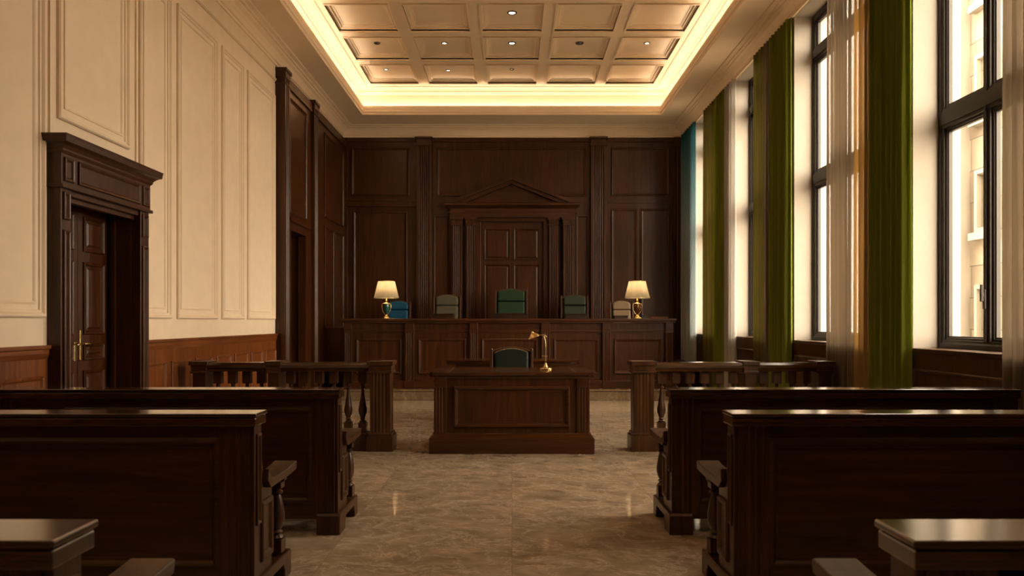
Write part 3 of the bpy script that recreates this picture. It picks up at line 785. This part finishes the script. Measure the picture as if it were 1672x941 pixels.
# ------------------------------------------------------------------ balustrades
def baluster_prof(z0, z1):
    h = z1-z0
    p = [(.018, 0), (.034, .02), (.036, .05), (.022, .075), (.03, .10), (.022, .13), (.034, .19), (.047, .28), (.046, .36), (.034, .50), (.021, .68), (.016, .78), (.016, .84), (.028, .865), (.028, .89), (.018, .91), (.022, 1.0)]
    return [(r, z0+h*q) for r, q in p]
def baluster(sx, y, z0, z1):
    m = MB().lathe(baluster_prof(z0+.10, z1-.13), sx, y, 14)
    return m
def balustrade(sgn, x0, label):
    """x0: aisle end of the run; sgn -1 runs to the left wall, +1 to the windows"""
    t = thing('balustrade', label, 'balustrade', (x0, 8.22, 0), 0, 'balustrades across the room')
    L = 3.46-abs(x0)
    def span(a, b): return (a, b) if sgn > 0 else (-b, -a)
    posts = [(0.0, .26), (1.2, 1.36), (L-.18, L)]
    for k, (a, b) in enumerate(posts):
        xa, xb = span(a, b); p = MB()
        p.box(xa+.02, xb-.02, .02, .24, .19, .9) if k else fluted(p, FF(.03), xa+.02, xb-.02, .19, .88, .012, 4, .004).box(xa+.02, xb-.02, .03, .23, .19, .88)
        p.box(xa, xb, 0, .26, .84, .87); p.box(xa-.012, xb+.012, -.012, .272, .925, .97); p.box(xa+.005, xb-.005, .005, .255, .87, .925)
        p.box(xa-.012, xb+.012, -.012, .272, 0, .17); p.box(xa+.004, xb-.004, .004, .256, .17, .20)
        p.build('newel_post', 'pew_v', t, bevel=.006)
    for (a, b) in ((.26, 1.2), (1.36, L-.18)):
        xa, xb = span(a-.01, b+.01)
        MB().prism([(.03, .86), (.23, .86), (.23, .89), (.25, .90), (.26, .93), (.25, .955), (.01, .955), (0, .93), (.01, .90), (.03, .89)], lambda p, q, s: (s, p, q), xa, xb).build('hand_rail', 'top_h', t)
        MB().box(xa, xb, .02, .24, .0, .15).box(xa, xb, .04, .22, .15, .195).build('base_rail', 'pew_h', t, bevel=.005)
        n = max(1, round((b-a)/.165)-0); w = (b-a)/n
        for k in range(n):
            x = a+w*(k+.5); x = x*sgn
            m = baluster(x, .13, .195, .86)
            m.box(x-.042, x+.042, .088, .172, .195, .30); m.box(x-.042, x+.042, .088, .172, .725, .862)
            m.build('baluster', 'pew_v', t, smooth=35)
    return t
balustrade(-1, -1.29, 'dark turned-baluster railing from the aisle to the left wall')
balustrade(1, 1.29, 'dark turned-baluster railing from the aisle to the window curtains')

# ------------------------------------------------------------------ pews
PH = .955; PLEN = 2.28
def pew(sgn, label, loc, near=False):
    """origin at the aisle end of the back, on the floor; the people on it look away from the camera"""
    t = thing('pew', label, 'pew', loc, 0, 'wooden pews either side of the aisle')
    X = lambda a: a*sgn
    def bx_(mb, a, b, *r): 
        x0, x1 = sorted((X(a), X(b))); return mb.box(x0, x1, *r)
    F = lambda u, v, n: (X(u), -n, v)
    # back: board, stiles and rails, moulded panel
    bk = MB(); bx_(bk, .03, PLEN-.01, .015, .06, .11, PH-.05); bk.build('back_panel', 'pew_h', t)
    fr = MB()
    fr.fbox(F, .08, PLEN-.01, PH-.135, PH-.05, -.02, .0); fr.fbox(F, .08, PLEN-.01, .10, .20, -.02, .0)
    fr.fbox(F, 1.80, 1.96, .20, PH-.135, -.02, 0)
    fr.build('back_rail', 'pew_h', t, bevel=.003)
    for (a, b) in ((.02, .17), (PLEN-.17, PLEN-.01)):
        s_ = fluted(MB(), F, a, b, .13, PH-.055, .008, 3, .004); s_.fbox(F, a, b, .13, PH-.055, -.03, .002)
        s_.build('back_stile', 'pew_v', t, bevel=.003)
    for (a, b) in ((.17, 1.80), (1.96, PLEN-.17)):
        MB().frame(F, a+.012, b-.012, .21, PH-.132, [(-.012, -.02), (-.012, .003), (.004, .008), (.014, .004), (.026, -.010), (.04, -.012), (.045, -.02)]).build('panel_moulding', 'pew_h', t)
    # top cap: a slab with a moulded fascia under it
    cp = MB(); y0, y1 = -.035, .14
    bx_(cp, -.02, PLEN, y0, y1, PH-.016, PH); bx_(cp, -.008, PLEN, y0+.012, y1-.012, PH-.024, PH-.014); bx_(cp, -.014, PLEN, y0+.006, y1-.006, PH-.062, PH-.022)
    cp.build('top_cap', 'top_h', t, bevel=.004)
    # seat
    se = MB(); bx_(se, .075, PLEN-.075, .06, .55, .43, .46); se.build('seat', 'top_h', t, bevel=.008)
    sr = MB(); bx_(sr, .075, PLEN-.075, .49, .515, .14, .43); sr.build('seat_front', 'pew_h', t)
    # ends
    dz = .05 if near else 0
    for (e0, e1, out) in ((.0, .24 if near else .075, -1), (PLEN-.075, PLEN, 1)):
        o = [(.0, .13), (.0, PH-.062), (.105, PH-.062), (.106, .84), (.109, .77), (.116, .71), (.13, .66), (.15, .62+dz), (.18, .59+dz), (.21, .57+dz), (.27, .565+dz), (.27, .13)]
        en = MB().prism(o, lambda p, q, s: (s, p, q), *sorted((X(e0), X(e1))))
        ef = e0 if out < 0 else e1
        G = lambda u, v, n: (X(ef+out*n), u, v)
        en.frame(G, .022, .085, .40, .85, [(0, -.002), (0, .008), (.008, .012), (.016, .004), (.02, -.002)])
        en.frame(G, .09, .262, .20, .50, [(0, -.002), (0, .010), (.01, .016), (.024, .012), (.034, .003), (.038, -.002)])
        en.build('end_panel', 'pew_v', t, bevel=.004)
        ar = [(.118, .60), (.128, .66), (.14, .645), (.165, .618), (.20, .603), (.25, .598), (.46, .598), (.56, .604), (.622, .612), (.628, .606), (.622, .566), (.56, .560), (.46, .556), (.17, .556)]
        ar = [(p if p < .3 or not near else .3+(p-.3)*1.55, q+dz) for p, q in ar]; wide = near and out < 0
        MB().prism(ar, lambda p, q, s: (s, p, q), *sorted((X(e0+.10 if wide else e0-.03), X(e1 if wide else e1+.02)))).build('armrest', 'pew_y', t, bevel=.006)
        xm = X(.17 if wide else (e0+e1)/2-.012); yb = .52 if near else .43
        b_ = MB().lathe([(r, .155+.07+(.565+dz-.062-.225)*q) for r, q in ((.030, 0), (.038, .03), (.032, .07), (.022, .10), (.036, .14), (.024, .18), (.036, .26), (.043, .36), (.044, .46), (.038, .62), (.029, .78), (.022, .86), (.034, .89), (.034, .92), (.021, .95), (.028, 1.0))], xm, yb, 20)
        b_.box(xm-.038, xm+.038, yb-.038, yb+.038, .155, .226); b_.box(xm-.034, xm+.034, yb-.034, yb+.034, .50+dz, .558+dz); b_.box(xm-.034, xm+.034, yb-.034, yb+.075, .53+dz, .558+dz)
        b_.build('arm_baluster', 'pew_v', t, smooth=35)
        ba = [(-.03, 0), (-.03, .125), (-.02, .14), (.60 if near else .54, .14), (.61 if near else .55, .125), (.61 if near else .55, 0), (.44, 0), (.44, .05), (.415, .085), (.165, .085), (.14, .05), (.14, 0)]
        MB().prism(ba, lambda p, q, s: (s, p, q), *sorted((X(e0-.02), X(e1+.06 if out < 0 else e1+.005)))).build('base', 'pew_v', t, bevel=.006)
    fo = MB(); bx_(fo, 1.84, 1.92, .0, .12, 0, .12); fo.build('foot', 'pew_v', t, bevel=.004)
    return t
left = [(-.95, 1.585, 'nearest pew left of the aisle, cut off by the bottom left corner'), (-1.25, 3.715, 'second pew from the camera left of the aisle'), (-1.145, 5.035, 'front pew left of the aisle, closest to the left railing')]
right = [(.835, 1.585, 'nearest pew right of the aisle, cut off by the bottom right corner'), (1.077, 3.715, 'second pew from the camera right of the aisle'), (1.05, 5.035, 'front pew right of the aisle, closest to the window side railing')]
for sgn, lst in ((-1, left), (1, right)):
    (x, y, lab) = lst[0]; pew(sgn, lab, (x, y, 0), near=True)
    (x, y, lab) = lst[1]; proto = pew(sgn, lab, (x, y, 0))
    (x, y, lab) = lst[2]; c = copy_tree(proto); c.location = (x, y, 0); c['label'] = lab

# ------------------------------------------------------------------ curtains
def curtain(name, label, d0, d1, mat, folds, amp=.04, cat='curtain', xc=3.562, z0=.015, z1=5.30, group=None, seed=0, solid=True):
    rnd = random.Random(seed); mb = MB()
    nu = folds*12; nv = 14
    ph = [rnd.uniform(-.5, .5) for _ in range(folds+2)]; am = [rnd.uniform(.6, 1.0) for _ in range(folds+2)]
    vs = []; fs = []
    for j in range(nv+1):
        v = j/nv; z = z0+(z1-z0)*v
        for i in range(nu+1):
            u = i/nu; f = u*folds
            k = int(min(f, folds-1e-6)); fr_ = f-k
            a = am[k]*(1-fr_)+am[k+1]*fr_; p = ph[k]*(1-fr_)+ph[k+1]*fr_
            pin = .72+.28*(1-v)          # pleats tighter at the head
            x = xc + amp*a*pin*math.sin(2*PI*f+p*(1-v)*1.6) + amp*.18*math.sin(4*PI*f+p*3+2*v)
            d = d0+(d1-d0)*u + .014*math.sin(3.1*v+6*u+p)*(1-v)
            vs.append((x, d, z))
    for j in range(nv):
        for i in range(nu):
            a = j*(nu+1)+i; fs.append((a, a+1, a+nu+2, a+nu+1))
    mb.add(vs, fs)
    o = mb.build(name, mat, None, smooth=80)
    if solid:
        m = o.modifiers.new('cloth', 'SOLIDIFY'); m.thickness = .003
    tag(o, label, cat, group)
    return o
G1 = 'curtains between the windows'
curtain('sheer_curtain', 'tan sheer curtain at the right edge of the photo, over the nearest window', 4.75, 5.53, 'tan', 7, group=G1, seed=1)
curtain('drape', 'widest green velvet drape beside the nearest window', 6.86, 7.57, 'drape', 7, .043, group=G1, seed=2)
curtain('sheer_curtain', 'gold tan sheer strip left of the widest green drape', 7.60, 7.93, 'gold_voile', 3, group=G1, seed=3)
curtain('sheer_curtain', 'greyish tan sheer curtain over the second window from the camera', 7.95, 8.62, 'tan', 6, group=G1, seed=4)
curtain('drape', 'green velvet drape with a tan sheer beside it, at the second window', 9.80, 10.56, 'drape', 7, .043, group=G1, seed=5)
curtain('sheer_curtain', 'narrow tan sheer strip between the green drape and the olive sheer', 10.58, 10.78, 'tan', 2, group=G1, seed=6)
curtain('sheer_curtain', 'olive sheer curtain over the third window from the camera', 10.80, 11.24, 'olive', 4, group=G1, seed=7)
curtain('sheer_curtain', 'white sheer curtain right of the farthest green drape', 12.23, 12.76, 'white', 4, group=G1, seed=8)
curtain('drape', 'farthest green velvet drape, right of the blue sheer curtain', 12.79, 13.45, 'drape', 7, .043, group=G1, seed=9)
curtain('sheer_curtain', 'narrow olive sheer left of the farthest green drape', 13.47, 14.17, 'olive', 5, group=G1, seed=10)
curtain('sheer_curtain', 'blue to white sheer curtain in the corner by the judges bench', 14.88, 16.02, 'bluev', 7, group=G1, seed=11)

# ------------------------------------------------------------------ outside the windows
bld = thing('stone_building', 'pale cream stone building across the street, seen through the windows', 'building', (9.0, 0, 0))
bb = MB().box(.0, 3, 13.6, 15.05, -.5, 9.5); bb.build('block_wall', 'ashlar', bld)
b2 = MB().box(-.35, 3, 15.05, 19, -.5, 9.5)
b2.build('smooth_wall', 'stone', bld)
for j in range(4):
    z = .9+2.2*j
    m = MB().frame(lambda u, v, n: (-n, u, v), 14.25, 14.75, z, z+1.2, [(0, -.01), (0, .10), (.08, .10), (.10, .02), (.10, -.01)])
    m.fbox(lambda u, v, n: (-n, u, v), 14.15, 14.85, z-.14, z, -.01, .16)
    m.build('stone_niche', 'stone', bld)
struct(MB().box(XO, 60, -40, 80, -.6, -.4).build('ground', 'paving'))

# ------------------------------------------------------------------ light
w = bpy.data.worlds.new('sky'); bpy.context.scene.world = w; w.use_nodes = True
bg = w.node_tree.nodes['Background']; bg.inputs[0].default_value = (1.0, .82, .625, 1); bg.inputs[1].default_value = 12.5
for i, (a, b) in enumerate(WIN):
    L = bpy.data.lights.new('window_portal', 'AREA'); L.shape = 'RECTANGLE'; L.size = b-a; L.size_y = HEAD-SILL
    L.cycles.is_portal = True
    o = bpy.data.objects.new('window_portal', L); C.objects.link(o)
    o.location = (XO+.02, (a+b)/2, (SILL+HEAD)/2)
    o.rotation_euler = Matrix(((0, 0, 1), (1, 0, 0), (0, 1, 0))).to_euler()   # local -Z points into the room (-X), long side upright

# ------------------------------------------------------------------ camera
cam = bpy.data.cameras.new('camera'); co = bpy.data.objects.new('camera', cam); C.objects.link(co)
cam.sensor_width = 36; cam.lens = 1250/1672*36; cam.shift_y = 54.5/1672
co.location = (0, 0, EYE); co.rotation_euler = (PI/2, 0, 0); cam.clip_start = .05
cam.dof.use_dof = True; cam.dof.focus_distance = 9; cam.dof.aperture_fstop = 4.5
sc = bpy.context.scene; sc.camera = co
sc.view_settings.view_transform = 'Standard'; sc.view_settings.look = 'None'; sc.view_settings.gamma = 1; sc.view_settings.use_curve_mapping = False
sc.view_settings.exposure = 1.0
sc.cycles.use_denoising = True
sc.cycles.max_bounces = 10; sc.cycles.diffuse_bounces = 6; sc.cycles.glossy_bounces = 5; sc.cycles.transparent_max_bounces = 16
sc.cycles.sample_clamp_indirect = 6.0; sc.cycles.caustics_reflective = False; sc.cycles.caustics_refractive = False
